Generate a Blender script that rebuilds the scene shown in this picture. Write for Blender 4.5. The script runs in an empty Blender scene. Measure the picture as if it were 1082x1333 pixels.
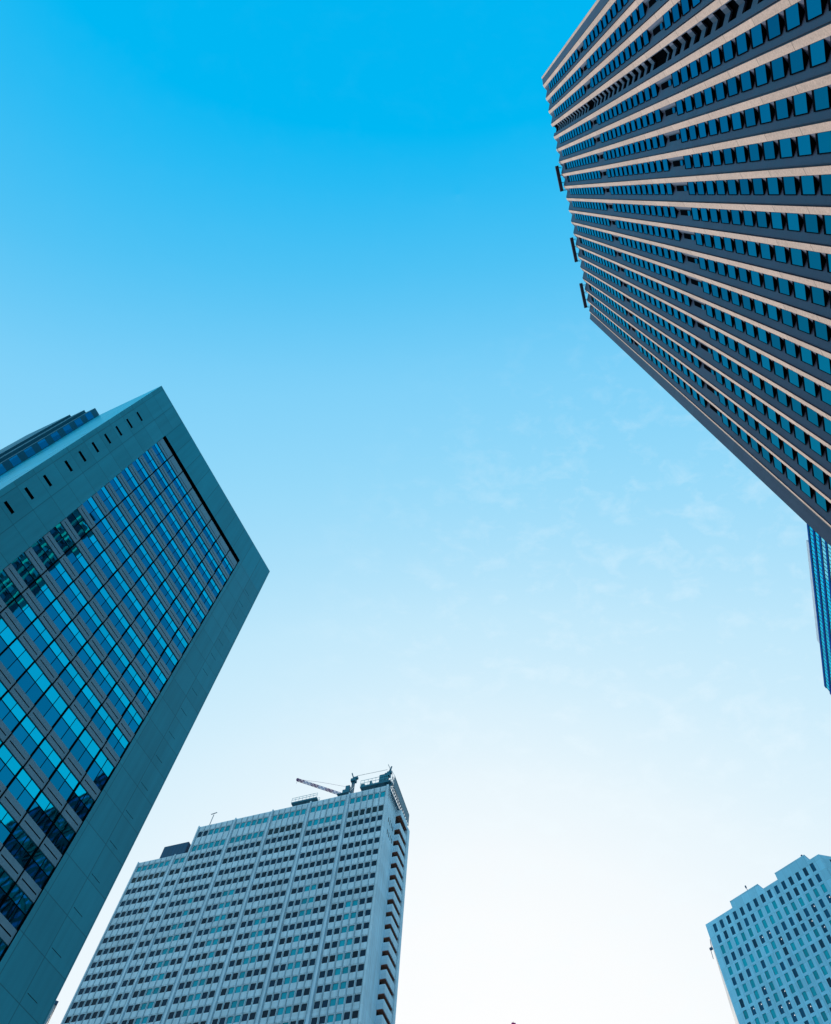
import bpy, bmesh, math, random
from mathutils import Vector, Matrix
random.seed(7)
R = math.radians
sc = bpy.context.scene
COL = sc.collection

# ------------------------------------------------------------------ camera
FPX, ZX, ZY, CX, CY = 971.786, 596.15, 253.06, 541.0, 666.5     # focal length, zenith and centre in photo pixels
up_c = Vector(((ZX-CX)/FPX, (ZY-CY)/FPX, 1)).normalized()       # world up seen from the camera (x right, y down, z forward)
fw_c = (Vector((0, 0, 1)) - up_c*up_c.z).normalized()
rt_c = -up_c.cross(fw_c)
CAM = Vector((0, 0, 1.6))
def w_from_c(c): return Vector((rt_c.dot(c), fw_c.dot(c), up_c.dot(c)))
cam = bpy.data.cameras.new('camera'); cam.sensor_fit = 'VERTICAL'; cam.sensor_height = 24.0
cam.lens = FPX/1333*24.0; cam.clip_start = .1; cam.clip_end = 8000
co = bpy.data.objects.new('camera', cam); COL.objects.link(co)
ax, ay, az = w_from_c(Vector((1, 0, 0))), -w_from_c(Vector((0, 1, 0))), -w_from_c(Vector((0, 0, 1)))
co.matrix_world = Matrix(((ax.x, ay.x, az.x, CAM.x), (ax.y, ay.y, az.y, CAM.y), (ax.z, ay.z, az.z, CAM.z), (0, 0, 0, 1)))
sc.camera = co
def project(P):
    d = P - CAM
    c = rt_c*d.x + fw_c*d.y + up_c*d.z
    if c.z < .01: return None
    return c.x/c.z*FPX + CX, c.y/c.z*FPX + CY

# ------------------------------------------------------------------ sky, sun, exposure
SUN_AZ, SUN_EL = 11.0, 27.0       # clockwise from the camera heading (+Y)
W = bpy.data.worlds.new('World'); sc.world = W; W.use_nodes = True
nt = W.node_tree; N = nt.nodes; LK = nt.links
for n in list(N): N.remove(n)
out = N.new('ShaderNodeOutputWorld'); bg = N.new('ShaderNodeBackground')
sky = N.new('ShaderNodeTexSky'); sky.sky_type = 'NISHITA'; sky.sun_disc = False
sky.sun_elevation = R(SUN_EL); sky.sun_rotation = R(SUN_AZ)
sky.air_density = 1.0; sky.dust_density = 0.4; sky.ozone_density = 1.0; sky.altitude = 0
# the picture is strongly graded: the brightness of the Nishita sky is mapped to its cyan-to-white range
GRADE = [(0.0, (.0, .20, .50)), (.5, (.0, .36, .78)), (1.04, (.0, .478, .90)), (1.18, (.085, .545, .91)), (1.34, (.21, .635, .945)), (1.57, (.31, .70, .955)),
         (2.05, (.54, .815, .975)), (2.6, (.70, .88, .982)), (3.2, (.82, .928, .988)), (4.2, (.91, .962, .993)), (5.6, (.962, .985, .997)), (8.0, (.99, .996, 1)), (12.0, (1, 1, 1))]
sep = N.new('ShaderNodeSeparateColor'); LK.new(sky.outputs[0], sep.inputs[0])
div = N.new('ShaderNodeMath'); div.operation = 'DIVIDE'; div.inputs[1].default_value = 12.0; LK.new(sep.outputs[1], div.inputs[0])
grade = N.new('ShaderNodeValToRGB'); LK.new(div.outputs[0], grade.inputs[0])
els = grade.color_ramp.elements
while len(els) > 1: els.remove(els[-1])
els[0].position = 0; els[0].color = (*GRADE[0][1], 1)
for g_, c_ in GRADE[1:]: e_ = els.new(g_/12.0); e_.color = (*c_, 1)
gain = N.new('ShaderNodeMath'); gain.operation = 'DIVIDE'; gain.inputs[1].default_value = 12.0; LK.new(sep.outputs[1], gain.inputs[0])
gmx = N.new('ShaderNodeMath'); gmx.operation = 'MAXIMUM'; gmx.inputs[1].default_value = 1.0; LK.new(gain.outputs[0], gmx.inputs[0])
gm10 = N.new('ShaderNodeMath'); gm10.operation = 'MULTIPLY'; gm10.inputs[1].default_value = 10.0; LK.new(gmx.outputs[0], gm10.inputs[0])
comb = N.new('ShaderNodeVectorMath'); comb.operation = 'SCALE'; LK.new(grade.outputs[0], comb.inputs[0]); LK.new(gm10.outputs[0], comb.inputs['Scale'])
# a few thin wisps of cirrus, fixed to the sky directions
tc = N.new('ShaderNodeTexCoord'); mp = N.new('ShaderNodeMapping'); mp.inputs['Scale'].default_value = (2.2, 3.0, 4.5)
mp.inputs['Rotation'].default_value = (.4, 1.1, .2)
nz = N.new('ShaderNodeTexNoise'); nz.inputs['Scale'].default_value = 10.0; nz.inputs['Detail'].default_value = 9; nz.inputs['Roughness'].default_value = .6
nz.inputs['Distortion'].default_value = .25
rp = N.new('ShaderNodeValToRGB'); rp.color_ramp.elements[0].position = .5; rp.color_ramp.elements[1].position = .9
rp.color_ramp.elements[1].color = (.4, .4, .4, 1)
mix = N.new('ShaderNodeMix'); mix.data_type = 'RGBA'
LK.new(tc.outputs['Generated'], mp.inputs[0]); LK.new(mp.outputs[0], nz.inputs[0]); LK.new(nz.outputs[0], rp.inputs[0])
# they gather in the lower right part of the sky (azimuth 36, elevation 46)
dt = N.new('ShaderNodeVectorMath'); dt.operation = 'DOT_PRODUCT'; dt.inputs[1].default_value = (math.sin(R(36))*math.cos(R(46)), math.cos(R(36))*math.cos(R(46)), math.sin(R(46)))
LK.new(tc.outputs['Generated'], dt.inputs[0])
mr = N.new('ShaderNodeMapRange'); mr.interpolation_type = 'SMOOTHSTEP'; LK.new(dt.outputs['Value'], mr.inputs[0])
for i_, v_ in ((1, .80), (2, .98), (3, .015), (4, 1.0)): mr.inputs[i_].default_value = v_
cm = N.new('ShaderNodeMath'); cm.operation = 'MULTIPLY'; LK.new(rp.outputs[0], cm.inputs[0]); LK.new(mr.outputs[0], cm.inputs[1])
LK.new(cm.outputs[0], mix.inputs[0]); LK.new(comb.outputs[0], mix.inputs[6]); mix.inputs[7].default_value = (9.0, 10.0, 10.5, 1)
LK.new(mix.outputs[2], bg.inputs[0]); bg.inputs[1].default_value = 0.1
LK.new(bg.outputs[0], out.inputs[0])
sl = bpy.data.lights.new('sun', 'SUN'); sl.energy = 3.5; sl.angle = R(.5); sl.color = (1, .86, .72)
so = bpy.data.objects.new('sun', sl); COL.objects.link(so)
sd = Vector((math.sin(R(SUN_AZ))*math.cos(R(SUN_EL)), math.cos(R(SUN_AZ))*math.cos(R(SUN_EL)), math.sin(R(SUN_EL))))
so.rotation_euler = sd.to_track_quat('Z', 'Y').to_euler(); so.location = sd*300
sc.view_settings.view_transform = 'Standard'; sc.view_settings.look = 'None'
sc.view_settings.exposure = 0.0; sc.view_settings.gamma = 1.0
sc.cycles.max_bounces = 6

# ------------------------------------------------------------------ materials
def base_mat(name):
    m = bpy.data.materials.new(name); m.use_nodes = True
    return m, m.node_tree.nodes, m.node_tree.links, m.node_tree.nodes['Principled BSDF']
def mnode(N, op, a=None, b=None):
    n = N.new('ShaderNodeMath'); n.operation = op
    for i, x in enumerate((a, b)):
        if x is None: continue
        if isinstance(x, (int, float)): n.inputs[i].default_value = x
        else: n.id_data.links.new(x, n.inputs[i])
    return n.outputs[0]
def surf(name, col, rough=.6, spec=.4, noise=.12, nscale=.35, streak=.15, joints=None, jdark=.45, metal=0.0, speck=0.0, tint=None):
    """painted / stone / metal cladding: soft mottling, vertical weather streaks, panel joints (pitch_u, pitch_h, off_u, off_h, width)"""
    m, N, L, b = base_mat(name)
    b.inputs['Roughness'].default_value = rough; b.inputs['Specular IOR Level'].default_value = spec; b.inputs['Metallic'].default_value = metal
    tc = N.new('ShaderNodeTexCoord'); co = tc.outputs['Object']
    n1 = N.new('ShaderNodeTexNoise'); n1.inputs['Scale'].default_value = nscale; n1.inputs['Detail'].default_value = 6
    L.new(co, n1.inputs[0])
    mp = N.new('ShaderNodeMapping'); mp.inputs['Scale'].default_value = (1.3, 1.3, .05); L.new(co, mp.inputs[0])
    n2 = N.new('ShaderNodeTexNoise'); n2.inputs['Scale'].default_value = 1.0; n2.inputs['Detail'].default_value = 5; L.new(mp.outputs[0], n2.inputs[0])
    f = mnode(N, 'ADD', mnode(N, 'MULTIPLY', mnode(N, 'SUBTRACT', n1.outputs[0], .5), noise*4), mnode(N, 'MULTIPLY', mnode(N, 'SUBTRACT', n2.outputs[0], .5), streak*4))
    f = mnode(N, 'ADD', f, 1.0)
    if speck:
        n3 = N.new('ShaderNodeTexNoise'); n3.inputs['Scale'].default_value = 5; n3.inputs['Detail'].default_value = 3; n3.inputs['Roughness'].default_value = .8; L.new(co, n3.inputs[0])
        f = mnode(N, 'ADD', f, mnode(N, 'MULTIPLY', mnode(N, 'SUBTRACT', n3.outputs[0], .5), speck*4))
    if joints:
        pu, ph, ou, oh, w = joints
        sx = N.new('ShaderNodeSeparateXYZ'); L.new(co, sx.inputs[0])
        ids = []
        j = None
        for ax_, pitch, off in ((mnode(N, 'ADD', sx.outputs[0], sx.outputs[1]), pu, ou), (sx.outputs[2], ph, oh)):
            if not pitch: continue
            q = mnode(N, 'DIVIDE', mnode(N, 'SUBTRACT', ax_, off), pitch)
            fr = mnode(N, 'FRACT', q)
            ids.append(mnode(N, 'FLOOR', q))
            lt = mnode(N, 'LESS_THAN', fr, w/pitch)
            j = lt if j is None else mnode(N, 'MAXIMUM', j, lt)
        # each panel its own faint shade
        wn = N.new('ShaderNodeTexWhiteNoise'); wn.noise_dimensions = '2D'
        cx_ = N.new('ShaderNodeCombineXYZ')
        for k, i_ in enumerate(ids): L.new(i_, cx_.inputs[k])
        L.new(cx_.outputs[0], wn.inputs[0])
        f = mnode(N, 'ADD', f, mnode(N, 'MULTIPLY', mnode(N, 'SUBTRACT', wn.outputs[0], .5), .16))
        f = mnode(N, 'MULTIPLY', f, mnode(N, 'SUBTRACT', 1.0, mnode(N, 'MULTIPLY', j, jdark)))
    mx = N.new('ShaderNodeMix'); mx.data_type = 'RGBA'; mx.blend_type = 'MULTIPLY'; mx.inputs[0].default_value = 1
    mx.inputs[6].default_value = (*col, 1)
    cc = N.new('ShaderNodeCombineXYZ')
    for i in range(3): L.new(f, cc.inputs[i])
    L.new(cc.outputs[0], mx.inputs[7]); L.new(mx.outputs[2], b.inputs['Base Color'])
    L.new(mnode(N, 'ADD', mnode(N, 'MULTIPLY', mnode(N, 'SUBTRACT', n1.outputs[0], .5), .25), rough), b.inputs['Roughness'])
    return m
def glass(name, col, rough=.03, metal=.0, ior=1.7, wave=.02, vary=.0, edge=1.5):
    """facade glass: an opaque coated pane that mirrors the sky; slight ripple, shade varies from pane to pane"""
    m, N, L, b = base_mat(name)
    b.inputs['Roughness'].default_value = rough; b.inputs['Metallic'].default_value = metal; b.inputs['IOR'].default_value = ior
    if metal > .5: b.inputs['Specular Tint'].default_value = (.02, min(1, col[1]*edge), min(1, col[2]*edge), 1)     # the coating keeps its colour at glancing angles
    geo = N.new('ShaderNodeNewGeometry'); tc = N.new('ShaderNodeTexCoord')
    rgb = N.new('ShaderNodeMix'); rgb.data_type = 'RGBA'; rgb.blend_type = 'MULTIPLY'; rgb.inputs[0].default_value = 1
    rgb.inputs[6].default_value = (*col, 1)
    oi = N.new('ShaderNodeObjectInfo')
    wn = N.new('ShaderNodeTexWhiteNoise'); wn.noise_dimensions = '2D'
    cx_ = N.new('ShaderNodeCombineXYZ'); L.new(geo.outputs['Random Per Island'], cx_.inputs[0]); L.new(oi.outputs['Random'], cx_.inputs[1]); L.new(cx_.outputs[0], wn.inputs[0])
    f = mnode(N, 'ADD', mnode(N, 'MULTIPLY', mnode(N, 'SUBTRACT', wn.outputs[0], .5), vary*2), 1.0)
    cc = N.new('ShaderNodeCombineXYZ')
    for i in range(3): L.new(f, cc.inputs[i])
    L.new(cc.outputs[0], rgb.inputs[7]); L.new(rgb.outputs[2], b.inputs['Base Color'])
    if wave:
        nz = N.new('ShaderNodeTexNoise'); nz.inputs['Scale'].default_value = .55; nz.inputs['Detail'].default_value = 2
        L.new(tc.outputs['Object'], nz.inputs[0])
        bp = N.new('ShaderNodeBump'); bp.inputs['Strength'].default_value = wave; bp.inputs['Distance'].default_value = 1.0
        L.new(nz.outputs[0], bp.inputs['Height']); L.new(bp.outputs[0], b.inputs['Normal'])
    return m

M = {}
M['a_panel'] = surf('teal_metal_panel', (.018, .30, .43), .5, .2, .10, .10, .10, (3.03, 4.0, .62, 3.55, .08), .42)
M['a_top'] = surf('teal_metal_panel_top', (.008, .295, .43), .5, .2, .10, .10, .10, (3.03, 0, .62, 0, .08), .5)
M['a_seam'] = surf('dark_teal_seam', (.008, .07, .10), .5, .3, .05)
M['a_side'] = surf('teal_side_panel_sky_sheen', (.0, .58, .85), .3, .5, .05, .2, .06, (3, 3.7, 0, 0, .06), .35)  # paler than the front panels: glancing sky reflection put into the colour
M['a_span'] = surf('grey_spandrel_panel', (.105, .26, .37), .4, .5, .05, .3, .08)
M['a_wing'] = surf('navy_wing_panel', (.0, .09, .16), .4, .3, .06, .3, .08)
M['a_cyan'] = glass('cyan_coated_glass', (.0, .50, .63), .02, .97, 1.6, .003, .08)
M['a_blue'] = glass('blue_coated_glass', (.0, .20, .33), .02, .97, 1.6, .003, .12)
M['black'] = surf('black_gasket', (.004, .006, .009), .7, 0, .05)
M['dark'] = surf('dark_metal', (.025, .035, .05), .5, .4, .1)
M['b_wall'] = surf('white_precast_concrete', (.47, .76, .90), .7, .3, .08, .3, .14, (0, 3.85, 0, 1.2, .03), .25)
M['b_rib'] = surf('grey_rib', (.28, .48, .58), .7, .3, .06, .3, .1)
M['b_glass'] = glass('navy_hotel_glass', (.0, .022, .055), .04, 0, 1.28, .02, .5)
M['b_blind'] = glass('teal_blind_glass', (.0, .38, .52), .08, 0, 1.28, .02, .25)
M['b_black'] = glass('black_hotel_glass', (.003, .008, .014), .08, 0, 1.4, .02, .3)
M['b_soffit'] = surf('brown_soffit', (.42, .15, .095), .7, .3, .08, 1)
M['b_door'] = glass('dark_balcony_glass', (.01, .03, .045), .1, 0, 1.45, .02, .3)
M['b_box'] = surf('navy_plant_screen', (.002, .07, .16), .5, .4, .08, .5, .1, (1.2, 0, 0, 0, .12), .5)
M['c_wall'] = surf('blue_grey_tile', (.066, .074, .13), .55, .45, .10, .35, .14, (0, 3.75, 0, 0, .04), .35, speck=.06)
M['c_cream'] = surf('cream_granite', (.60, .46, .40), .7, .3, .06, .5, .08, (0, 7.5, 0, 3.2, .11), .5, speck=.26)
M['c_glass'] = glass('teal_window_glass', (.0, .205, .26), .05, .97, 1.5, .006, .26, 2.7)
M['d_wall'] = surf('blue_stone_cladding', (.23, .68, .92), .6, .4, .04, .3, .06, (2.866, 3.75, -2.0, .9, .09), .2)
M['d_pale'] = surf('pale_flared_stone', (.66, .64, .65), .6, .3, .04, .3, .05, (0, 3.75, 0, 0, .06), .12)
M['d_dark'] = glass('navy_office_glass', (.0, .075, .16), .05, 0, 1.3, .02, .4)
M['d_teal'] = glass('teal_office_glass', (.0, .38, .50), .06, 0, 1.3, .02, .25)
M['e_glass'] = glass('cyan_curtain_glass', (.0, .55, .75), .05, .9, 1.6, .02, .18)
M['e_pale'] = glass('pale_curtain_glass', (.42, .74, .88), .1, .7, 1.6, .02, .12)
M['e_dark'] = glass('navy_spandrel', (.0, .17, .33), .12, .95, 1.5, .0, .1)
M['e_black'] = surf('black_cladding', (.006, .012, .018), .5, .4, .1, .2, .1)
M['e_blue'] = glass('blue_ribbon_glass', (.01, .22, .42), .05, .6, 1.6, .02, .3)
M['screen'] = surf('pale_roof_screen', (.5, .66, .8), .6, .3, .05)
M['roof'] = surf('grey_roofing', (.22, .24, .25), .85, .2, .1)
M['steel'] = surf('teal_painted_steel', (.004, .14, .22), .5, .5, .1, 1)
M['steel_lt'] = surf('pale_blue_steel', (.06, .48, .62), .5, .5, .1, 1)
M['red'] = surf('purple_red_paint', (.15, .05, .22), .5, .4, .1, 1)
M['lavender'] = surf('lavender_paint', (.36, .46, .66), .5, .4, .06, 1)
M['white'] = surf('white_paint', (.75, .76, .78), .5, .4, .06, 1)
M['warn_red'] = surf('warning_red_paint', (.62, .07, .30), .5, .4, .06, 1)
M['f_wall'] = surf('grey_blue_cladding', (.24, .36, .42), .5, .4, .06, .3, .08, (3, 3.8, 0, 0, .08), .3)
M['ground'] = surf('asphalt_ground', (.055, .056, .058), .9, .2, .2, .05, .0)
M['pave'] = surf('pale_concrete_paving', (.36, .35, .33), .85, .2, .1, .1, .0, (1.2, 0, 0, 0, .02), .3)
M['kerb'] = surf('granite_kerb', (.4, .39, .37), .8, .3, .1, .5, .0)
M['mark'] = surf('road_marking_white', (.75, .75, .72), .8, .2, .1, 1, .0)
lm, LN, LL, lb = base_mat('office_ceiling_light'); lb.inputs['Emission Color'].default_value = (1, .95, .85, 1); lb.inputs['Emission Strength'].default_value = .75
M['lamp'] = lm

# ------------------------------------------------------------------ mesh helpers
class MB:
    def __init__(s): s.v = []; s.f = []; s.m = []
    def quad(s, a, b, c, d, m=0):
        k = len(s.v); s.v += [a, b, c, d]; s.f.append((k, k+1, k+2, k+3)); s.m.append(m)
    def poly(s, pts, m=0):
        k = len(s.v); s.v += list(pts); s.f.append(tuple(range(k, k+len(pts)))); s.m.append(m)
    def box(s, u0, u1, v0, v1, h0, h1, m=0):
        k = len(s.v)
        s.v += [(u0, v0, h0), (u1, v0, h0), (u1, v1, h0), (u0, v1, h0), (u0, v0, h1), (u1, v0, h1), (u1, v1, h1), (u0, v1, h1)]
        for f in ((0, 3, 2, 1), (4, 5, 6, 7), (0, 1, 5, 4), (1, 2, 6, 5), (2, 3, 7, 6), (3, 0, 4, 7)):
            s.f.append(tuple(k+i for i in f)); s.m.append(m)
    def prism(s, pl, h0, h1, m=0, caps=True):
        k = len(s.v); n = len(pl)
        s.v += [(p[0], p[1], h0) for p in pl] + [(p[0], p[1], h1) for p in pl]
        for i in range(n):
            j = (i+1) % n
            s.f.append((k+i, k+j, k+n+j, k+n+i)); s.m.append(m)
        if caps:
            s.f.append(tuple(k+i for i in reversed(range(n)))); s.m.append(m)
            s.f.append(tuple(k+n+i for i in range(n))); s.m.append(m)
    def strip(s, pl, h0, h1, m=0):          # open vertical wall along a plan polyline
        for a, b in zip(pl, pl[1:]):
            s.quad((a[0], a[1], h0), (b[0], b[1], h0), (b[0], b[1], h1), (a[0], a[1], h1), m)
    def bar(s, a, b, r, m=0, n=4):
        a, b = Vector(a), Vector(b); d = (b-a).normalized()
        x = d.cross(Vector((0, 0, 1)) if abs(d.z) < .9 else Vector((1, 0, 0))).normalized(); y = d.cross(x)
        k = len(s.v)
        for p in (a, b):
            for i in range(n):
                t = 2*math.pi*(i+.5)/n
                s.v.append(tuple(p + x*math.cos(t)*r + y*math.sin(t)*r))
        for i in range(n):
            j = (i+1) % n
            s.f.append((k+i, k+j, k+n+j, k+n+i)); s.m.append(m)
        s.f.append(tuple(k+i for i in reversed(range(n)))); s.m.append(m)
        s.f.append(tuple(k+n+i for i in range(n))); s.m.append(m)
    def lattice(s, a, b, w, bays, r, m=0):  # square lattice boom / mast
        a, b = Vector(a), Vector(b); d = (b-a).normalized()
        x = d.cross(Vector((0, 0, 1)) if abs(d.z) < .9 else Vector((1, 0, 0))).normalized(); y = d.cross(x)
        cs = [x*w/2+y*w/2, -x*w/2+y*w/2, -x*w/2-y*w/2, x*w/2-y*w/2]
        for c in cs: s.bar(a+c, b+c, r, m)
        for i in range(bays):
            p, q = a.lerp(b, i/bays), a.lerp(b, (i+1)/bays)
            for k in range(4):
                c, e = cs[k], cs[(k+1) % 4]
                s.bar(p+c, q+e, r*.7, m) if i % 2 else s.bar(p+e, q+c, r*.7, m)
                s.bar(q+c, q+e, r*.7, m)
    def wall(s, u0, u1, h0, h1, holes, v=0.0, depth=.2, m=0, rm=None, axis='u', back=None):
        """flat wall with rectangular openings and their reveals; axis 'v' makes a side wall at u=v"""
        rm = m if rm is None else rm
        P = (lambda a, d, h: (a, v+d, h)) if axis == 'u' else (lambda a, d, h: (v+d, a, h))
        us = sorted({u0, u1, *[x for q in holes for x in q[:2]]}); hs = sorted({h0, h1, *[x for q in holes for x in q[2:4]]})
        iu = {x: i for i, x in enumerate(us)}; ih = {x: i for i, x in enumerate(hs)}
        gone = set()
        for q in holes:
            for i in range(iu[q[0]], iu[q[1]]):
                for j in range(ih[q[2]], ih[q[3]]): gone.add((i, j))
        for j in range(len(hs)-1):
            i = 0
            while i < len(us)-1:
                if (i, j) in gone: i += 1; continue
                k = i
                while k < len(us)-1 and (k, j) not in gone: k += 1
                s.quad(P(us[i], 0, hs[j]), P(us[k], 0, hs[j]), P(us[k], 0, hs[j+1]), P(us[i], 0, hs[j+1]), m)
                i = k
        for a, b, c, d in [q[:4] for q in holes]:
            s.quad(P(a, 0, c), P(b, 0, c), P(b, depth, c), P(a, depth, c), rm)
            s.quad(P(a, 0, d), P(b, 0, d), P(b, depth, d), P(a, depth, d), rm)
            s.quad(P(a, 0, c), P(a, 0, d), P(a, depth, d), P(a, depth, c), rm)
            s.quad(P(b, 0, c), P(b, 0, d), P(b, depth, d), P(b, depth, c), rm)
            if back is not None: s.quad(P(a, depth, c), P(b, depth, c), P(b, depth, d), P(a, depth, d), back)
    def mesh(s, name, mats, sg=1):
        me = bpy.data.meshes.new(name)
        me.from_pydata([(p[0], sg*p[1], p[2]) for p in s.v], [], s.f)
        for m in mats: me.materials.append(m)
        for p, m in zip(me.polygons, s.m): p.material_index = m
        bm = bmesh.new(); bm.from_mesh(me); bmesh.ops.recalc_face_normals(bm, faces=bm.faces); bm.to_mesh(me); bm.free()
        return me
def link(name, me, parent=None, loc=(0, 0, 0)):
    o = bpy.data.objects.new(name, me); COL.objects.link(o); o.location = loc
    if parent: o.parent = parent
    return o
def tag(o, label=None, cat=None, group=None, kind=None):
    for k, v in (('label', label), ('category', cat), ('group', group), ('kind', kind)):
        if v: o[k] = v
    return o
class Tower:
    """local x runs along the facade, v goes into the building, h is height"""
    def __init__(s, name, P, az, sg, label, cat='building', k=1.0, z=0.0):
        s.sg = sg; s.k = k; s.z = z; s.d = Vector((math.sin(R(az)), math.cos(R(az)), 0)); s.P = Vector((P[0], P[1], 0))
        s.root = bpy.data.objects.new(name, None); COL.objects.link(s.root); s.root.empty_display_size = 5
        s.root.location = (P[0], P[1], z); s.root.scale = (k, k, k); s.rz = math.atan2(s.d.y, s.d.x); s.root.rotation_euler = (0, 0, s.rz)
        tag(s.root, label, cat)
    def part(s, name, mb, mats, parent=None, label=None, kind=None):
        mats = mats if isinstance(mats, (list, tuple)) else [mats]
        return tag(link(name, mb.mesh(name, [M[k] for k in mats], s.sg), parent or s.root), label, None, None, kind)
    def world(s, u, v, h):
        y = s.sg*v; return s.P + (s.d*u + Vector((-s.d.y, s.d.x, 0))*y + Vector((0, 0, h)))*s.k + Vector((0, 0, s.z))
    def area(s, u0, u1, v, h0, h1):         # size of a pane in the picture, 0 when outside it
        q = [project(s.world(a, v, b)) for a, b in ((u0, h0), (u1, h0), (u1, h1), (u0, h1))]
        if None in q: return 0
        cx = sum(p[0] for p in q)/4; cy = sum(p[1] for p in q)/4
        if not (0 < cx < 1082 and 0 < cy < 1333): return 0
        return abs(sum(q[i][0]*q[(i+1) % 4][1]-q[(i+1) % 4][0]*q[i][1] for i in range(4)))/2
    def thing(s, name, loc, label, cat, group=None):    # a separate thing that stands on this tower, same orientation
        o = bpy.data.objects.new(name, None); COL.objects.link(o)
        o.location = s.world(*loc); o.rotation_euler = (0, 0, s.rz); o.scale = (s.k, s.k, s.k)
        return tag(o, label, cat, group)
def sub(t, name, mb, mats, parent, label=None):
    mats = mats if isinstance(mats, (list, tuple)) else [mats]
    return tag(link(name, mb.mesh(name, [M[k] for k in mats], t.sg), parent), label)
def pick(cells, t, v, n=96):
    """cells: (u0,u1,h0,h1,...) -> those that show largest, and the rest"""
    r = sorted(cells, key=lambda c: -t.area(c[0], c[1], v, c[2], c[3]))
    return r[:n], r[n:]

# ------------------------------------------------------------------ ground
def sheet(name, x0, x1, y0, y1, z, m):
    b = MB(); b.quad((x0, y0, z), (x1, y0, z), (x1, y1, z), (x0, y1, z)); o = link(name, b.mesh(name, [M[m]])); o['kind'] = 'structure'; return o
sheet('ground', -3000, 3000, -3000, 3000, 0, 'ground')
for nm, x0, x1, y0, y1 in (('pavement', -14, 9, -60, 62), ('pavement', -14, 9, 78, 150)):
    b = MB(); b.box(x0+.3, x1-.3, y0+.3, y1-.3, .004, .13); o = link(nm, b.mesh(nm, [M['pave']])); o['kind'] = 'structure'
    b = MB()
    b.box(x0, x1, y0, y0+.296, .004, .135); b.box(x0, x1, y1-.296, y1, .004, .135); b.box(x0, x0+.296, y0+.298, y1-.298, .004, .135); b.box(x1-.296, x1, y0+.298, y1-.298, .004, .135)
    o = link('kerb', b.mesh('kerb', [M['kerb']])); o['kind'] = 'structure'
sheet('road', -200, 200, 62.5, 77.5, .004, 'ground')
b = MB()
for i in range(40): b.box(-198+i*10, -193+i*10, 69.9, 70.1, .009, .012)
o = link('road_markings', b.mesh('road_markings', [M['mark']])); o['kind'] = 'structure'

# ------------------------------------------------------------------ tower A : teal panelled office block, left
A = Tower('teal_office_tower', (-44.012, 34.462), 31.39, 1, 'teal metal clad tower with wide blank margins framing a field of cyan and blue glass')
HA = 120.0; U0, U1, AW = 6.62, 30.4, 37.15
SBs = [108.8, 105.2, 101.6, 97.85, 94.1, 90.4, 86.7, 82.7, 78.6, 74.6, 70.7, 66.75, 62.8, 57.95, 53.9, 49.85, 46.1]
while SBs[-1] > 14: SBs.append(SBs[-1]-4.0)
hb = SBs[-1]-2.6
slits = [108.06, 104.32, 100.62, 96.95, 93.2, 89.5, 85.82, 80.7, 76.66, 72.6]
while slits[-1] > 16: slits.append(slits[-1]-4.03)
marks = [108.35, 104.7, 100.95, 97.25, 93.5, 89.8, 86.1, 81.6, 77.4, 73.0, 68.8, 64.4, 60.3, 56.28, 52.25, 48.6]
while marks[-1] > 16: marks.append(marks[-1]-4.0)
b = MB()
b.wall(0, U0, 4.5, HA, [(1.28, 2.74, h-.28, h+.28) for h in slits], 0, .35, 0, 1, back=1)
b.wall(U1, AW, 4.5, 112.1, [(34.2, 35.55, h-.03, h+.03) for h in marks], 0, .05, 0, 2, back=2)
b.quad((U0, 0, 4.5), (U1, 0, 4.5), (U1, 0, hb), (U0, 0, hb))
# recess round the glass field
b.quad((U0, 0, hb), (U0, .3, hb), (U0, .3, 112.1), (U0, 0, 112.1), 1); b.quad((U1, 0, hb), (U1, .3, hb), (U1, .3, 112.1), (U1, 0, 112.1), 1)
b.quad((U0, 0, hb), (U1, 0, hb), (U1, .3, hb), (U0, .3, hb), 1)
b.quad((U0, 0, 112.1), (U1, 0, 112.1), (U1, .9, 112.1), (U0, .9, 112.1), 1)
A.part('wall', b, ['a_panel', 'black', 'a_seam'])
b = MB(); b.quad((U0, 0, 112.1), (AW, 0, 112.1), (AW, 0, HA), (U0, 0, HA))
A.part('top_panel', b, ['a_top'])
b = MB()                                    # side and back walls, roof
b.quad((0, .001, 0), (0, 34, 0), (0, 34, HA), (0, .001, HA))
A.part('side_wall', b, ['a_side'], label='glossy side wall with painted sky sheen')
b = MB()
b.quad((AW, .001, 0), (AW, 34, 0), (AW, 34, HA), (AW, .001, HA)); b.quad((0, 34, 0), (AW, 34, 0), (AW, 34, HA), (0, 34, HA))
b.quad((0, 0, 4.5), (AW, 0, 4.5), (AW, 4, 4.5), (0, 4, 4.5)); b.quad((0, 4, 0), (AW, 4, 0), (AW, 4, 4.5), (0, 4, 4.5))
A.part('rear_wall', b, ['a_panel'])
b = MB(); b.box(.3, AW-.3, .3, 33.7, HA-1.4, HA-1.0); A.part('roof', b, ['roof'])
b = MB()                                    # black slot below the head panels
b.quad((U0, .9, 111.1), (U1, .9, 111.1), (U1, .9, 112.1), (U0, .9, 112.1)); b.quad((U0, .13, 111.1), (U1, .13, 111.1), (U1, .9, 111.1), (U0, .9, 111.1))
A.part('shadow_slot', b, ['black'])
b = MB()                                    # spandrels with a thin dark slot in each bay
ucols = [U0] + [6.72+3.0*k for k in range(1, 8)] + [U1]
tops = [111.1] + [s+1.33 for s in SBs[1:]] + [hb]
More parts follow.
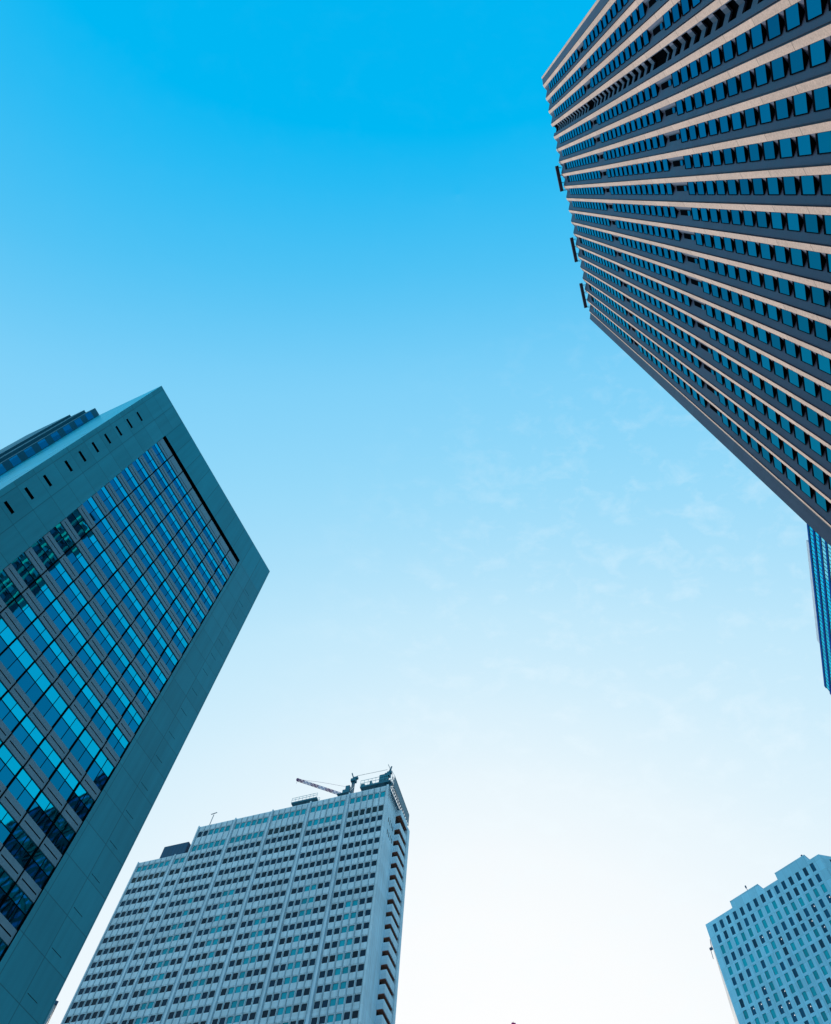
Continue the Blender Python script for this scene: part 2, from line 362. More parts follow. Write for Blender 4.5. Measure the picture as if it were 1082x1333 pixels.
for k, s_ in enumerate(SBs):
    t = tops[k]
    m_ = s_ + .64
    for a, c in zip(ucols, ucols[1:]):
        a2, c2 = a+.07, c-.07
        b.wall(a2, c2, s_, t, [(a2+.22, c2-.22, m_-.06, m_+.06)], .12, .16, 0, 1, back=1)
    b.quad((U0, .12, s_), (U1, .12, s_), (U1, .28, s_), (U0, .28, s_), 0); b.quad((U0, .12, t), (U1, .12, t), (U1, .28, t), (U0, .28, t), 1)
A.part('spandrel', b, ['a_span', 'black'])
cells = []
for k, s_ in enumerate(SBs):
    lo = (SBs[k+1]+1.33) if k+1 < len(SBs) else hb+.02
    for a, c in zip(ucols, ucols[1:]): cells.append((a+.06, c-.06, lo, s_))
def a_panes(c, mb_up, mb_lo, u=0, h=0):
    a, e, lo, hi = c; sp = lo + (hi-lo)*.55; mid = (a+e)/2
    rx = random.Random(int(a*100+lo*7))
    for x0, x1 in ((a, mid-.03), (mid+.03, e)):
        for mb, y0, y1 in ((mb_up, sp+.035, hi), (mb_lo, lo, sp-.035)):
            t0, t1 = rx.uniform(-.006, .006), rx.uniform(-.006, .006)     # panes never hang quite flat
            mb.quad((x0-u, .22+t0, y0-h), (x1-u, .22-t0, y0-h), (x1-u, .22-t0+t1, y1-h), (x0-u, .22+t0+t1, y1-h))
big, rest = pick(cells, A, .22)
for c in big:
    x, y = MB(), MB(); a_panes(c, x, y, c[0], c[2])
    w = A.part('window', y, ['a_blue']); w.location = (c[0], 0, c[2])
    A.part('upper_pane', x, ['a_cyan'], parent=w)
x, y = MB(), MB()
for c in rest: a_panes(c, x, y)
w = A.part('window', y, ['a_blue'], kind='stuff'); A.part('upper_pane', x, ['a_cyan'], parent=w, kind='stuff')
b = MB()                                    # mullions and transoms
for u in ucols[1:-1]: b.box(u-.055, u+.055, .06, .26, hb, 111.1)
for c in cells:
    mid = (c[0]+c[1])/2; sp = c[2]+(c[3]-c[2])*.55
    b.box(mid-.028, mid+.028, .185, .25, c[2], c[3]); b.box(c[0]+.002, mid-.03, .19, .25, sp-.034, sp+.034); b.box(mid+.03, c[1]-.002, .19, .25, sp-.034, sp+.034)
A.part('mullion', b, ['black'])
b = MB(); b.quad((U0, .31, hb), (U1, .31, hb), (U1, .31, 111.1), (U0, .31, 111.1)); A.part('backing', b, ['black'])
# stair wing on the left flank: dark, banded, same height
b = MB(); b.box(-1.3, -.002, 12.6, 20, 0, 120.4, 0); b.box(-1.75, -1.302, 14.5, 24, 0, 120.4, 0); b.box(-2.1, -1.752, 17, 26, 0, 120.0, 0)
wing = A.part('stair_wing', b, ['a_wing'], label='dark banded stair wing on the left flank')
h = 118.5
while h > 6:
    b = MB(); b.quad((-1.22, 12.59, h-2.0), (-.08, 12.59, h-2.0), (-.08, 12.59, h), (-1.22, 12.59, h)); h -= 3.72
    A.part('stair_window', b, ['a_blue'], parent=wing)

# ------------------------------------------------------------------ tower B : white hotel slab, centre
B = Tower('hotel_tower', (2.776, 164.056), 115.36, 1, 'tall white hotel slab with rows of small dark windows and a crane on its roof')
HB = 175.0; HL = 165.3
rows = [(172.75, 170.6), (167.4, 165.2), (163.6, 161.7), (159.6, 157.75), (155.55, 153.75), (151.6, 149.85), (147.75, 146.05), (143.85, 142.2), (140.0, 138.35), (136.45, 134.8), (132.9, 131.25)]
while rows[-1][1] > 9: rows.append((rows[-1][0]-3.57, rows[-1][0]-3.57-1.66))
bays = [(-12.0, 6), (-24.7, 6), (-37.35, 6), (-49.95, 6), (-62.65, 6), (-67.35, 2), (-80.0, 6)]
cells = []
for bi, (u, n) in enumerate(bays):
    pitch = 1.9 if n == 6 else 1.95
    for k in range(n):
        a = u + .2 + k*pitch
        if n == 6 and bi == 0: a = -11.82 + k*1.925
        for ri, (t, l) in enumerate(rows):
            if bi >= 5 and ri < 2: continue
            if bi == 4 and ri == 0: pass
            cells.append((a, a+1.42, l, t, bi, k, ri))
def b_mat(c):
    bi, k, ri = c[4:7]
    if bi < 5:
        if ri == 0: return 'b_glass' if (bi == 4 and k < 2) else 'b_blind'
        if ri == 1: return ('b_black', 'b_blind', 'b_black', 'b_blind', 'b_blind')[bi]
        if k in (2, 3) and ri >= (9, 7, 8, 6, 6)[bi]: return 'b_blind' if random.random() < .9 else 'b_glass'
    else:
        if ri == 2: return 'b_blind'
        if ri == 3 and bi == 6: return 'b_black'
        if bi == 6 and False: return 'b_blind'
    return 'b_glass' if random.random() < .99 else 'b_blind'
b = MB()
hi_c = [c[:4] for c in cells if c[4] < 5]; lo_c = [c[:4] for c in cells if c[4] >= 5]
b.wall(-63.35, .2, 0, HB, hi_c, 0, .16, 0, 0)
b.wall(-80.5, -63.35, 0, HL, lo_c, 0, .16, 0, 0)
b.quad((-63.35, 0, HL), (-63.35, 16, HL), (-63.35, 16, HB), (-63.35, 0, HB)); b.quad((-80.5, 0, 0), (-80.5, 15, 0), (-80.5, 15, HL), (-80.5, 0, HL))
b.quad((-80.5, 15.1, 0), (.2, 15.1, 0), (.2, 15.1, HL), (-80.5, 15.1, HL)); b.quad((-63.35, 15.1, HL), (.2, 15.1, HL), (.2, 15.1, HB), (-63.35, 15.1, HB))
slots = [(v, v+.42, h-.9, h+.9) for h in (173.2, 163.9, 159.5) for v in (2.3, 3.5, 4.7, 5.9)]
b.wall(0, 15.1, 0, HB, slots, .2, -.3, 0, 1, axis='v', back=1)
B.part('wall', b, ['b_wall', 'dark'])
b = MB()                                    # spandrel pillows and slim ribs, which make the fine vertical lines
edges = {}
for c in cells: edges.setdefault((c[4], c[5]), c[0])
for (bi, k), a in edges.items():
    top = HB if bi < 5 else HL
    rr = rows if bi < 5 else rows[2:]
    b.box(a-.30, a-.10, -.16, -.002, 0, top-.25, 1)
    if k == (5 if bays[bi][1] == 6 else 1): b.box(a+1.52, a+1.72, -.16, -.002, 0, top-.25, 1)
    prev = top-.3
    for t, l in rr:
        lo, hi = t+.1, prev
        if hi-lo > .3:      # pillow: full face with a tucked-in lower edge
            b.prism([(a-.06, -.002), (a-.06, -.07), (a+.02, -.11), (a+1.40, -.11), (a+1.48, -.07), (a+1.48, -.002)], lo+.22, hi, 0)
            b.prism([(a+.10, -.002), (a+.14, -.07), (a+1.28, -.07), (a+1.32, -.002)], lo, lo+.218, 0)
        prev = l-.06
B.part('spandrel', b, ['b_wall', 'b_rib'])
b = MB()                                    # broad fins between the bays
for u in (-12.62, -25.25, -37.85, -50.5, -63.2): b.box(u-.02, u+.36, -.42, -.003, 0, HB+.12)
for u in (-67.9, -80.48): b.box(u, u+.34, -.34, -.003, 0, HL+.1)
b.box(-.42, .2, -.3, -.003, 0, HB+.1)
B.part('fin', b, ['b_wall'])
big, rest = pick(cells, B, .12)
def pane(c, mb, u=0, h=0, v=.12): mb.quad((c[0]-u, v, c[2]-h), (c[1]-u, v, c[2]-h), (c[1]-u, v, c[3]-h), (c[0]-u, v, c[3]-h))
protos = {}
def frame(c, mb, u=0, h=0, v=.055):
    a, e, lo, hi = c[0]-u, c[1]-u, c[2]-h, c[3]-h
    mb.box(a, e, v, v+.06, lo, lo+.07); mb.box(a, a+.06, v, v+.06, lo+.072, hi); mb.box(e-.06, e, v, v+.06, lo+.072, hi)
for c in big:
    key = (b_mat(c), round(c[3]-c[2], 2))
    if key not in protos:
        x, y = MB(), MB(); pane(c, x, c[0], c[2]); frame(c, y, c[0], c[2])
        protos[key] = (x.mesh('window', [M[key[0]]], 1), y.mesh('window_frame', [M['dark']], 1))
    w = link('window', protos[key][0], B.root, (c[0], 0, c[2])); link('window_frame', protos[key][1], w)
x, y = MB(), MB(); mi = {'b_glass': 0, 'b_blind': 1, 'b_black': 2}
for c in rest:
    x.quad((c[0], .12, c[2]), (c[1], .12, c[2]), (c[1], .12, c[3]), (c[0], .12, c[3]), mi[b_mat(c)]); frame(c, y)
w = B.part('window', x, ['b_glass', 'b_blind', 'b_black'], kind='stuff'); B.part('window_frame', y, ['dark'], parent=w, kind='stuff')
b = MB(); b.box(-63.2, 0, .3, 15, HB-1.3, HB-.9); b.box(-80.3, -63.5, .3, 15, HL-1.2, HL-.8); B.part('roof', b, ['roof'])
# end face: balconies between the flank wall and a projecting end wall
soff = [169.9, 164.75, 160.6, 156.65, 152.8, 148.9, 145.1, 141.3, 137.6, 134.05, 130.45]
while soff[-1] > 8: soff.append(soff[-1]-3.57)
pm = None
for s_ in soff:
    if pm is None:
        x, y = MB(), MB()
        x.box(.202, 1.8, 7.4, 7.62, 0, 2.2); x.box(1.6, 1.8, 7.622, 13.3, 0, 2.2); x.box(.202, 1.598, 7.622, 13.3, .05, .25)
        y.box(.21, 1.62, 7.5, 13.28, -.12, -.004)
        pm = x.mesh('balcony', [M['b_wall']], 1), y.mesh('soffit', [M['b_soffit']], 1)
    o = link('balcony', pm[0], B.root, (0, 0, s_)); link('soffit', pm[1], o)
b = MB(); b.box(.2, 1.95, 13.4, 15.1, 0, 170.9); B.part('end_wall', b, ['b_wall'])
b = MB(); b.quad((.204, 7.5, 2), (.204, 13.35, 2), (.204, 13.35, 171.5), (.204, 7.5, 171.5)); B.part('balcony_door', b, ['b_door'])
b = MB(); b.box(-75.6, -67, 2.5, 10, HL-.9, 172.5); b.prism([(-65.9, 3), (-64.0, 3), (-64.0, 8), (-65.9, 8)], HL-.9, 174.2); B.part('plant_room', b, ['b_box'], label='dark navy plant room on the lower left roof')
b = MB(); b.box(-78.5, -76, 2, 4, HL-.9, 167.2); B.part('roof_vent', b, ['screen'])

# things on the hotel roof
t = B.thing('tower_crane', (-17.2, 3, HB-.9), 'luffing crane with purple and white lattice jib leaning left over the hotel roof', 'crane')
x = MB(); x.lattice((0, 0, 0), (0, 0, 4.6), 1.0, 5, .09); sub(B, 'mast', x, 'steel', t)
x = MB(); x.box(.8, 3.1, -.7, .7, 4.7, 6.0); x.box(1.6, 2.9, -.6, .6, 6.02, 7.6); x.box(-.9, 3.3, -.8, .8, 4.5, 4.68); sub(B, 'machine_deck', x, 'steel', t)
x = MB()
for i in range(6):
    f0, f1 = i/6, (i+1)/6
    p = Vector((.2, 0, 5.0)); q = Vector((-17.0, 0, 16.3))
    x.lattice(p.lerp(q, f0), p.lerp(q, f1), .62, 4, .075, i % 2)
sub(B, 'jib', x, ['lavender', 'red'], t)
x = MB(); x.bar((2.0, 0, 7.6), (-7.2, 0, 12.2), .035); x.bar((-7.2, 0, 12.2), (-16.9, 0, 16.5), .035); x.bar((-16.9, 0, 16.4), (-16.9, 0, 14.6), .05); x.box(-17.2, -16.6, -.3, .3, 15.9, 16.7); sub(B, 'hoist_cable', x, 'red', t)
def davit(loc, hh, lab, lean):
    t = B.thing('roof_derrick', loc, lab, 'crane', 'derricks on the hotel roof')
    x = MB(); x.lattice((0, 0, 0), (lean*.3, 0, hh), .62, 7, .1); sub(B, 'post', x, 'steel', t)
    x = MB(); x.box(lean*.3-.8, lean*.3+.8, -.7, .7, hh+.02, hh+1.1); x.box(lean*.3-.2, lean*.3+1.3, -.4, .4, hh+1.12, hh+1.9); sub(B, 'slewing_unit', x, 'steel', t)
    x = MB(); x.bar((lean*.3, 0, hh+1), (lean*1.6, 0, hh+4.2), .22); x.bar((lean*.3+.6, 0, hh+1), (lean*1.6, 0, hh+3.6), .08); sub(B, 'arm', x, 'steel', t)
davit((-13.2, 3, HB-.9), 9.2, 'upright dark roof derrick standing just right of the purple and white jib', -.8)
davit((-2.2, 3, HB-.9), 8.2, 'upright dark roof derrick at the right corner of the hotel roof', .8)
def platform(u0, u1, h0, h1, lab, boxes=()):
    t = B.thing('maintenance_platform', (u0, 3, HB-.9), lab, 'platform', 'work platforms on the hotel roof'); w = u1-u0; z = HB-.9
    x = MB(); x.box(0, w, -1, 1, h0-z, h0-z+.55); x.box(.2, w-.2, -.8, .8, 0, .3)
    for a in (.3, w/2, w-.3): x.bar((a, 0, .3), (a, 0, h0-z), .16)
    sub(B, 'deck', x, 'steel', t)
    x = MB(); n = max(3, int(w/1.2))
    for v in (-1, 1):
        for i in range(n+1): x.bar((w*i/n, v, h0-z+.5), (w*i/n, v, h1-z), .05)
        for hh in (h1-z, (h0+h1)/2-z+.3): x.bar((0, v, hh), (w, v, hh), .06)
    sub(B, 'railing', x, 'steel_lt', t)
    if boxes:
        x = MB()
        for q in boxes: x.box(*q)
        sub(B, 'equipment_box', x, 'steel', t)
platform(-33.4, -24.8, 178.7, 180.9, 'long railed work platform on the hotel roof left of the cranes')
platform(-10.4, -.4, 179.0, 181.9, 'railed work platform with dark equipment box on the right end of the hotel roof', [(3.0, 3.5, -.8, .8, 5.5, 7.2), (6.0, 8.4, -.8, .8, 5.5, 8.8), (.1, 1.3, -.9, .9, 5.4, 6.5)])
t = B.thing('safety_net_scaffold', (.9, 0, 170), 'teal safety scaffold hanging along the right end of the hotel roof', 'scaffold')
x = MB()
for i in range(13):
    v = .2 + i*1.16; tp = 8.6-i*.17
    x.bar((0, v, 2.0), (0, v, tp), .08); x.bar((.8, v, 2.0), (.8, v, tp), .08); x.bar((-.7, v, 5.3), (.8, v, 5.3), .07)
for hh in (2.2, 4.2, 5.6, 6.4):
    x.bar((0, .2, hh), (0, 14.2, hh), .09); x.bar((.8, .2, hh), (.8, 14.2, hh), .09)
x.bar((.8, .2, 8.5), (.8, 14.2, 6.5), .09); x.bar((0, .2, 8.5), (0, 14.2, 6.5), .09)
sub(B, 'scaffold_frame', x, 'steel', t)
x = MB()
x.quad((.87, .2, 4.4), (.87, 14.2, 2.4), (.87, 14.2, 6.2), (.87, .2, 8.0))
sub(B, 'netting', x, 'steel', t)
x = MB(); x.bar((-3.0, 2.6, 17.5), (.8, .4, 8.6), .05); x.bar((-3.0, 2.8, 17.3), (.8, 14.0, 6.6), .05); x.bar((-3.2, 3, 15.5), (-13.6, 3, 15.8), .05)
sub(B, 'stay_cable', x, 'steel', t)
t = B.thing('roof_antenna', (-60.3, .8, HB-.9), 'thin roof antenna with a slanted arm on the left end of the high hotel roof', 'antenna')
x = MB(); x.bar((0, 0, 0), (.2, 0, 6.0), .11); x.bar((-.9, 0, 6.4), (1.1, 0, 6.7), .13); x.box(-.5, 1.4, -.3, .3, .9, 1.5); sub(B, 'pole', x, 'steel', t)

# ------------------------------------------------------------------ tower C : sawtooth office tower, right
# modelled on a 220 m module, built at 191 m: the size at which its mirror image in the teal tower falls where the photo has it
C = Tower('sawtooth_office_tower', (17.59*.87, -28.894*.87), 23.6, -1, 'very tall dark office tower with cream vertical strips between its sawtooth columns of windows', k=.87, z=.208)
HC = 222.0; PITCH = 3.09; U00 = .86; NB = 19; EC = 61.9
ridge = [U00+PITCH*k for k in range(NB+1)]
cr, gl, ap, dpv = (.68, .24), (2.27, .275), (1.45, .71), .04
b = MB()
b.strip([(-1.35, 1.2), (-1.35, .5), (-.97, .02)], -1, HC); b.strip([(-.58, .13), (U00-.1, .03), (U00-.1, .14), (U00, .14), (U00, .002)], -1, HC)
for k in range(NB):
    u = ridge[k]
    end = [(u+PITCH-.23, .085), (u+PITCH-.17, .0), (u+PITCH-.165, .2), (u+PITCH, .2), (u+PITCH, .002)]
    if k == 3:
        b.strip([(u+cr[0]+.002, cr[1]), (u+.76, .275)], -1, HC); b.strip([(u+2.3, .325)]+end, -1, HC)
    else: b.strip([(u+cr[0]+.002, cr[1]), (u+ap[0], ap[1])]+end, -1, HC)
u = ridge[NB]
b.strip([(u+cr[0]+.002, cr[1]), (EC-.12, -.26)], -1, HC)
b.quad((EC, -.12, -1), (EC, 44, -1), (EC, 44, HC), (EC, -.12, HC)); b.quad((-1.35, 1.2, -1), (-1.35, 44, -1), (-1.35, 44, HC), (-1.35, 1.2, HC)); b.quad((-1.35, 44, -1), (EC, 44, -1), (EC, 44, HC), (-1.35, 44, HC))
C.part('wall', b, ['c_wall'])
for k in range(-1, NB+2):
    x = MB()
    if k == -1: x.strip([(-.968, .018), (-.585, .128)], -1, HC)
    elif k == NB+1: x.strip([(EC-.118, -.262), (EC-.002, -.12)], -1, HC)
    else: x.strip([(ridge[k]+.002, 0), (ridge[k]+cr[0], cr[1])], -1, HC)
    C.part('stone_strip', x, ['c_cream'])
b = MB(); b.box(-1.3, EC-.1, .9, 43.9, HC-1.6, HC-1.2); C.part('roof', b, ['roof'])
ctops = [213.4-3.785*k for k in range(13)] + [157.66-3.785*k for k in range(12)] + [105.4-3.73*k for k in range(26)]
cells = []
for k in range(NB):
    if k == 3: continue
    for t_ in ctops: cells.append((ridge[k]+cr[0], ridge[k]+gl[0], t_-2.28, t_))
big, rest = pick(cells, C, .26)
WH = 2.28
def c_window(g, fr, u, h):
    a, e = (u+.005, .246), (u+gl[0]-cr[0]-.004, .268); q = (u+ap[0]-cr[0], ap[1]-.012)
    g.quad((a[0]+.03, a[1]-.004, h+.05), (e[0]-.09, e[1]-.004, h+.05), (e[0]-.09, e[1]-.004, h+WH), (a[0]+.03, a[1]-.004, h+WH))
    fr.poly([(a[0], a[1], h-.02), (e[0], e[1], h-.02), (q[0], q[1], h-.02)])          # underside of the glazed box
    fr.quad((a[0], a[1], h-.02), (e[0], e[1], h-.02), (e[0], e[1], h+WH+.44), (a[0], a[1], h+WH+.44))
    fr.poly([(a[0], a[1], h+WH+.44), (e[0], e[1], h+WH+.44), (q[0], q[1], h+WH+.44)])
x, y = MB(), MB(); c_window(x, y, 0, 0)
mg, mf = x.mesh('window', [M['c_glass']], -1), y.mesh('window_frame', [M['black']], -1)
for c in big:
    w = link('window', mg, C.root, (c[0], 0, c[2])); link('window_frame', mf, w)
x, y = MB(), MB()
for c in rest: c_window(x, y, c[0], c[2])
w = C.part('window', x, ['c_glass'], kind='stuff'); C.part('window_frame', y, ['black'], parent=w, kind='stuff')
vm = None                                   # louvred vents of the two plant floors
for k in range(NB):
    if k == 3: continue
    for h0 in (108.4, 159.9):
        if vm is None:
            x, y = MB(), MB()
            x.quad((1.16, .5, 0), (1.86, .5, 0), (1.86, .5, 3.6), (1.16, .5, 3.6))
            y.box(1.2, 1.82, .44, .6, -1.2, -.15)
            vm = x.mesh('louvre_vent', [M['black']], -1), y.mesh('vent_panel', [M['c_glass']], -1)
        o = link('louvre_vent', vm[0], C.root, (ridge[k], 0, h0)); link('vent_panel', vm[1], o)
u = ridge[3]                                # open column: chevron louvres instead of windows
b = MB(); b.strip([(u+.74, .27), (u+.78, .75), (u+1.45, 1.1), (u+2.28, .8), (u+2.31, .33)], -1, HC); C.part('recess', b, ['black'])
for i, t_ in enumerate(ctops):
    nx = ctops[i+1]+.1 if i+1 < len(ctops) else 4
    for h0, h1 in ((t_-3.785+2.05, t_-3.785+3.55),) if t_-nx < 5 else ((t_-3.785+2.05, t_-3.785+3.55), (nx+1.45, nx+2.2)):
        b = MB(); b.prism([(u+.762, .277), (u+ap[0], ap[1]+.002), (u+2.298, .328), (u+2.298, .53), (u+ap[0], ap[1]+.22), (u+.762, .48)], h0, h1)
        C.part('chevron_louvre', b, ['c_wall'])
for u0, wd, lab in ((20.2, 6.5, 'dark window cleaning rail bracketed off the sawtooth tower roof, nearest the top of the photo'), (38.9, 6.6, 'dark window cleaning rail bracketed off the sawtooth tower roof, middle of the three'), (51.5, 6.9, 'dark window cleaning rail bracketed off the sawtooth tower roof, closest to the tower corner')):
    t = C.thing('window_cleaning_rail', (u0, 0, HC-.5), lab, 'access rail', 'cleaning rails along the sawtooth tower roof')
    x = MB(); x.box(0, wd, -1.12, -.3, .0, 1.0); x.box(.15, wd-.15, -1.0, -.6, 1.002, 1.3); sub(C, 'rail', x, 'c_wall', t)
    x = MB()
    for i in range(4):
        a = .4 + i*(wd-.8)/3; x.bar((a, -.8, .3), (a+.3, .5, .4), .07); x.bar((a, -.8, .1), (a+.5, .2, -.9), .06)
    x.box(wd*.42, wd*.62, -.74, -.3, .05, .5)
    sub(C, 'bracket', x, 'dark', t)

# ------------------------------------------------------------------ tower D : blue stone office, lower right
D = Tower('blue_stone_tower', (119.401, 221.775), -34.75, -1, 'light blue stone tower with square window grid and two raised blocks on its roof')
HD = 190.1
rw = [(188.6, 185.7), (184.4, 181.6), (180.6, 177.75), (176.7, 173.95), (172.95, 170.4), (169.4, 166.95), (165.85, 163.4), (162.35, 159.8), (158.8, 156.3)]
while rw[-1][1] > 9: rw.append((rw[-1][0]-3.6, rw[-1][0]-3.6-2.5))
cells = [(-2.54-2.866*k-1.30, -2.54-2.866*k, l-.05, t_+.03, k, i) for k in range(15) for i, (t_, l) in enumerate(rw)]
b = MB()
b.wall(-46.98, 0, 0, HD, [c[:4] for c in cells], 0, .18, 0, 0)
b.quad((0, .001, 0), (0, 40, 0), (0, 40, HD), (0, .001, HD)); b.quad((-46, 40, 0), (0, 40, 0), (0, 40, HD), (-46, 40, HD))
D.part('wall', b, ['d_wall'])
# angled right wing : runs to azimuth 86.8, that is 121.6 degrees from the main facade
ang = R(86.8+34.75)
rot = lambda s_, v_: (-46.982 + math.cos(ang)*s_ + math.sin(ang)*v_, .002 + math.sin(ang)*s_ - math.cos(ang)*v_)
def rq(mb, s0, s1, h0, h1, v_=0, m=0):
    p, q = rot(s0, v_), rot(s1, v_); mb.quad((*p, h0), (*q, h0), (*q, h1), (*p, h1), m)
b = MB(); wn = MB()
cols = [3.0+2.9*i for i in range(8)]
rq(b, 0, 27, 0, 8)
prev = HD-.1
for t_, l in rw:
    rq(b, 0, 27, t_, prev); x0 = 0
    for c_ in cols:
        rq(b, x0, c_, l, t_); x0 = c_+1.2; rq(wn, c_, c_+1.2, l, t_, .25)
        for s_ in (c_, c_+1.2):
            p, q = rot(s_, 0), rot(s_, .25); b.quad((*p, l), (*q, l), (*q, t_), (*p, t_))
        for h_ in (l, t_):
            p0, p1, q1, q0 = rot(c_, 0), rot(c_+1.2, 0), rot(c_+1.2, .25), rot(c_, .25); b.quad((*p0, h_), (*p1, h_), (*q1, h_), (*q0, h_))
    rq(b, x0, 27, l, t_); prev = l
rq(b, 0, 27, 8, prev)
wing = D.part('angled_wing', b, ['d_wall']); D.part('window', wn, ['d_dark'], parent=wing, kind='stuff')
b = MB(); b.box(-45.8, -.2, .4, 39.8, HD-1.2, HD-.9); D.part('roof', b, ['roof'])
for a, e in ((-23.5, -11.7), (-42.6, -30.65)):
    b = MB(); b.box(a, e, .004, 11, HD-.5, 192.5); b.box(a-.06, e+.06, -.05, 11.06, 192.502, 192.66); D.part('roof_block', b, ['d_wall'])
drk = {}
def d_mat(c):
    k, i = c[4:6]
    rx = random.Random(k*97+i*13)
    if i == 0: return 'd_dark'
    if i == 1: return 'd_teal' if 6 <= k <= 8 else 'd_dark'
    if i in (2, 4): return 'd_teal' if not (i == 4 and k > 6) else 'd_dark'
    if i == 3: return 'd_dark'
    return 'd_dark' if rx.random() < .42 else 'd_teal'
big, rest = pick(cells, D, .22)
dp = {}
for c in big:
    lit = c[5] >= 3 and random.random() < .35
    key = (d_mat(c), round(c[3]-c[2], 2))
    if key not in dp:
        x, y = MB(), MB(); pane(c, x, c[0], c[2], .13); frame(c, y, c[0], c[2], .065); dp[key] = x.mesh('window', [M[key[0]]], -1), y.mesh('window_frame', [M['dark']], -1)
    w = link('window', dp[key][0], D.root, (c[0], 0, c[2])); link('window_frame', dp[key][1], w)
    if c[5] in (3, 4, 5, 7, 8, 9, 10, 11) and key[0] == 'd_dark' and random.random() < .5:
        z = MB(); hh = c[3]-c[2]; a_ = random.uniform(.3, .5)
        z.box(a_-.22, a_+.1, .118, .126, hh*.64, hh*.70); z.box(a_-.08, a_+.02, .118, .126, hh*.702, hh*.78)
        link('ceiling_light', z.mesh('ceiling_light', [M['lamp']], -1), w)
x = MB()
for c in rest: x.quad((c[0], .13, c[2]), (c[1], .13, c[2]), (c[1], .13, c[3]), (c[0], .13, c[3]), 0 if d_mat(c) == 'd_dark' else 1)
D.part('window', x, ['d_dark', 'd_teal'], kind='stuff')
b = MB()                                    # flared pale end wall, leaning out towards its foot
pr = [(0, 9.0), (40, 7.2), (80, 5.2), (120, 3.45), (150, 2.2), (170, 1.3), (185.5, .6)]
fl = lambda a: (.012 + 3.95*a*math.cos(R(50)), 1.0 + 3.95*a*math.sin(R(50)))       # the end wall turns towards the sun
for (h0, a), (h1, e) in zip(pr, pr[1:]):
    p, q = fl(a), fl(e)
    b.quad((.012, 1.0, h0), (*p, h0), (*q, h1), (.012, 1.0, h1)); b.quad((*p, h0), (.012, p[1]+2, h0), (.012, q[1]+2, h1), (*q, h1))
q = fl(.6); b.poly([(.012, 1.0, 185.5), (*q, 185.5), (.012, q[1]+2, 185.5)])
D.part('flared_end_wall', b, ['d_pale'], label='pale sunlit end wall flaring outward')
t = D.thing('roof_antenna', (-18.6, 2, 192.66), 'stub antenna on the left raised block of the blue stone tower', 'antenna', 'stub antennas on the blue stone tower')
x = MB(); x.bar((0, 0, 0), (.3, 0, 3.6), .1); x.box(.05, .5, -.15, .15, 2.7, 3.6); sub(D, 'pole', x, 'b_box', t)
t = D.thing('roof_antenna', (-41.2, 2, 192.66), 'stub antenna on the right raised block of the blue stone tower', 'antenna', 'stub antennas on the blue stone tower')
x = MB(); x.bar((0, 0, 0), (.2, 0, 2.1), .1); x.box(-.2, .35, -.15, .15, 1.5, 2.1); sub(D, 'pole', x, 'b_box', t)
t = D.thing('wall_cradle', (.75, .6, 180), 'small window cleaning cradle hung at the left edge of the blue stone tower', 'cradle')
x = MB(); x.box(-.1, .9, -.3, .3, 1.6, 2.3); x.bar((.1, 0, 2.3), (-.3, 0, 5.0), .11); x.bar((.7, 0, 1.6), (.85, 0, -1.5), .1); sub(D, 'basket', x, 'b_box', t)

# ------------------------------------------------------------------ tower E : glass tower behind C
Et = Tower('striped_glass_tower', (109.948, 72.651), 23.575, -1, 'cyan glass tower with dark floor bands seen behind the corner of the sawtooth tower')
HE = 200.0; EL = 57.3
b = MB(); b.box(.02, EL, .3, 62, 0, HE-1.0); Et.part('core', b, ['e_black'])
b = MB(); g0 = MB(); h = HE; i = 0
mullp = 1.32
while h > 8:
    b.box(0, EL, 0, .298, h-1.2, h, 0)
    n = int(EL/mullp)
    for k in range(n):
        g0.quad((k*mullp+.05, .14, h-3.75), ((k+1)*mullp-.05, .14, h-3.75), ((k+1)*mullp-.05, .14, h-1.2), (k*mullp+.05, .14, h-1.2), 1 if i in (2, 3, 4, 7, 8) and (k < 10 or i > 6) else 0)
    h -= 3.75; i += 1
Et.part('spandrel', b, ['e_dark'])
Et.part('window', g0, ['e_glass', 'e_pale'], kind='stuff')
b = MB()
for k in range(int(EL/mullp)+1): b.box(k*mullp-.05, k*mullp+.05, .06, .29, 4, HE-1.2)
Et.part('mullion', b, ['steel'])
b = MB(); h = HE-1.0                         # dark end face : ribbon windows and big cross bracing
x = MB()
while h > 8:
    for k in range(20): x.quad((.012, 1+k*3.05, h-2.6), (.012, 3.6+k*3.05, h-2.6), (.012, 3.6+k*3.05, h-.9), (.012, 1+k*3.05, h-.9))
    h -= 3.75
Et.part('end_window', x, ['e_blue'], kind='stuff')
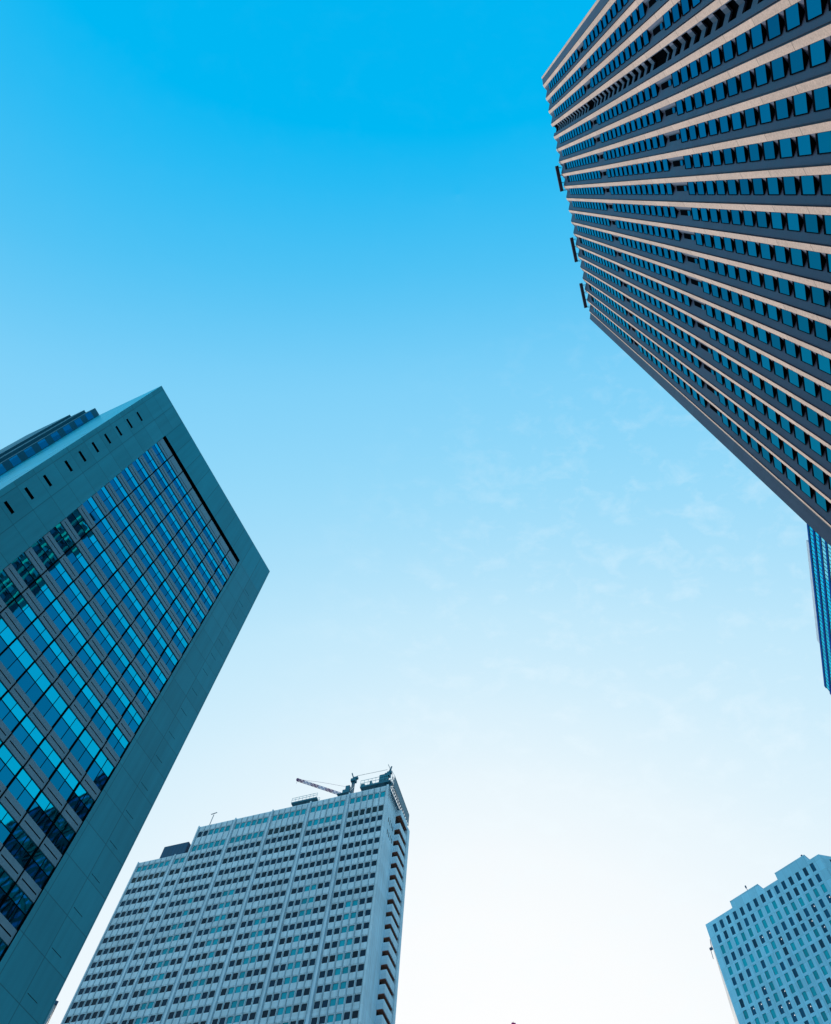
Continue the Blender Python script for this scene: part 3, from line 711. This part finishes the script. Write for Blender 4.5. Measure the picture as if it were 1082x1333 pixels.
for j in range(8):
    z0, z1 = HE-1-j*24, HE-25-j*24
    for k in range(3):
        v0, v1 = 1+k*20.3, 1+(k+1)*20.3
        b.bar((.1, v0, z0), (.1, v1, z1), .75); b.bar((.1, v1, z0), (.1, v0, z1), .74); b.bar((.08, v0, z0), (.08, v1, z0), .6)
    for k in range(4): b.bar((.06, 1+k*20.3, z0), (.06, 1+k*20.3, z1), .7)
Et.part('cross_bracing', b, ['e_black'])
b = MB(); b.box(8, 43.5, 1.0, 1.3, HE-1.0, 204.5); b.box(8, 43.5, 1.32, 20, HE-1.0, 204.4); Et.part('roof_screen', b, ['screen'], label='pale roof screen')

# ------------------------------------------------------------------ tower F and mast
Fp = Vector((math.sin(R(-20.29))*210, math.cos(R(-20.29))*210))
Ft = Tower('grey_blue_tower', Fp, 70, 1, 'grey blue tower just showing its corner below the right edge of the teal office tower')
FH = 1.6+210*math.tan(R(29.48))
b = MB(); b.box(-38, 0, 0, 30, 0, FH); Ft.part('wall', b, ['f_wall'])
b = MB(); b.box(-38.2, .2, -.2, 30.2, FH+.004, FH+.9); Ft.part('parapet', b, ['b_box'])
b = MB()
h = FH-2
while h > 6:
    for k in range(11): b.quad((-4-k*3.3, -.01, h-1.9), (-1.6-k*3.3, -.01, h-1.9), (-1.6-k*3.3, -.01, h), (-4-k*3.3, -.01, h))
    h -= 3.8
Ft.part('window', b, ['b_glass'], kind='stuff')
md = 150
mo = bpy.data.objects.new('warning_mast', None); COL.objects.link(mo); mo.location = (math.sin(R(12.4))*md, math.cos(R(12.4))*md, 0)
tag(mo, 'tip of red and white lattice mast between the hotel and blue stone tower', 'mast')
hm = 1.6+md*math.tan(R(32.62))
x = MB()
for i in range(8): x.lattice((0, 0, hm*i/8), (0, 0, hm*(i+1)/8), 1.6-i*.13, 6, .1, i % 2)
link('lattice', x.mesh('lattice', [M['white'], M['warn_red']]), mo)
x = MB(); x.box(-.3, .3, -.3, .3, hm-.5, hm); x.bar((0, 0, hm), (0, 0, hm+.5), .05); link('beacon', x.mesh('beacon', [M['warn_red']]), mo)
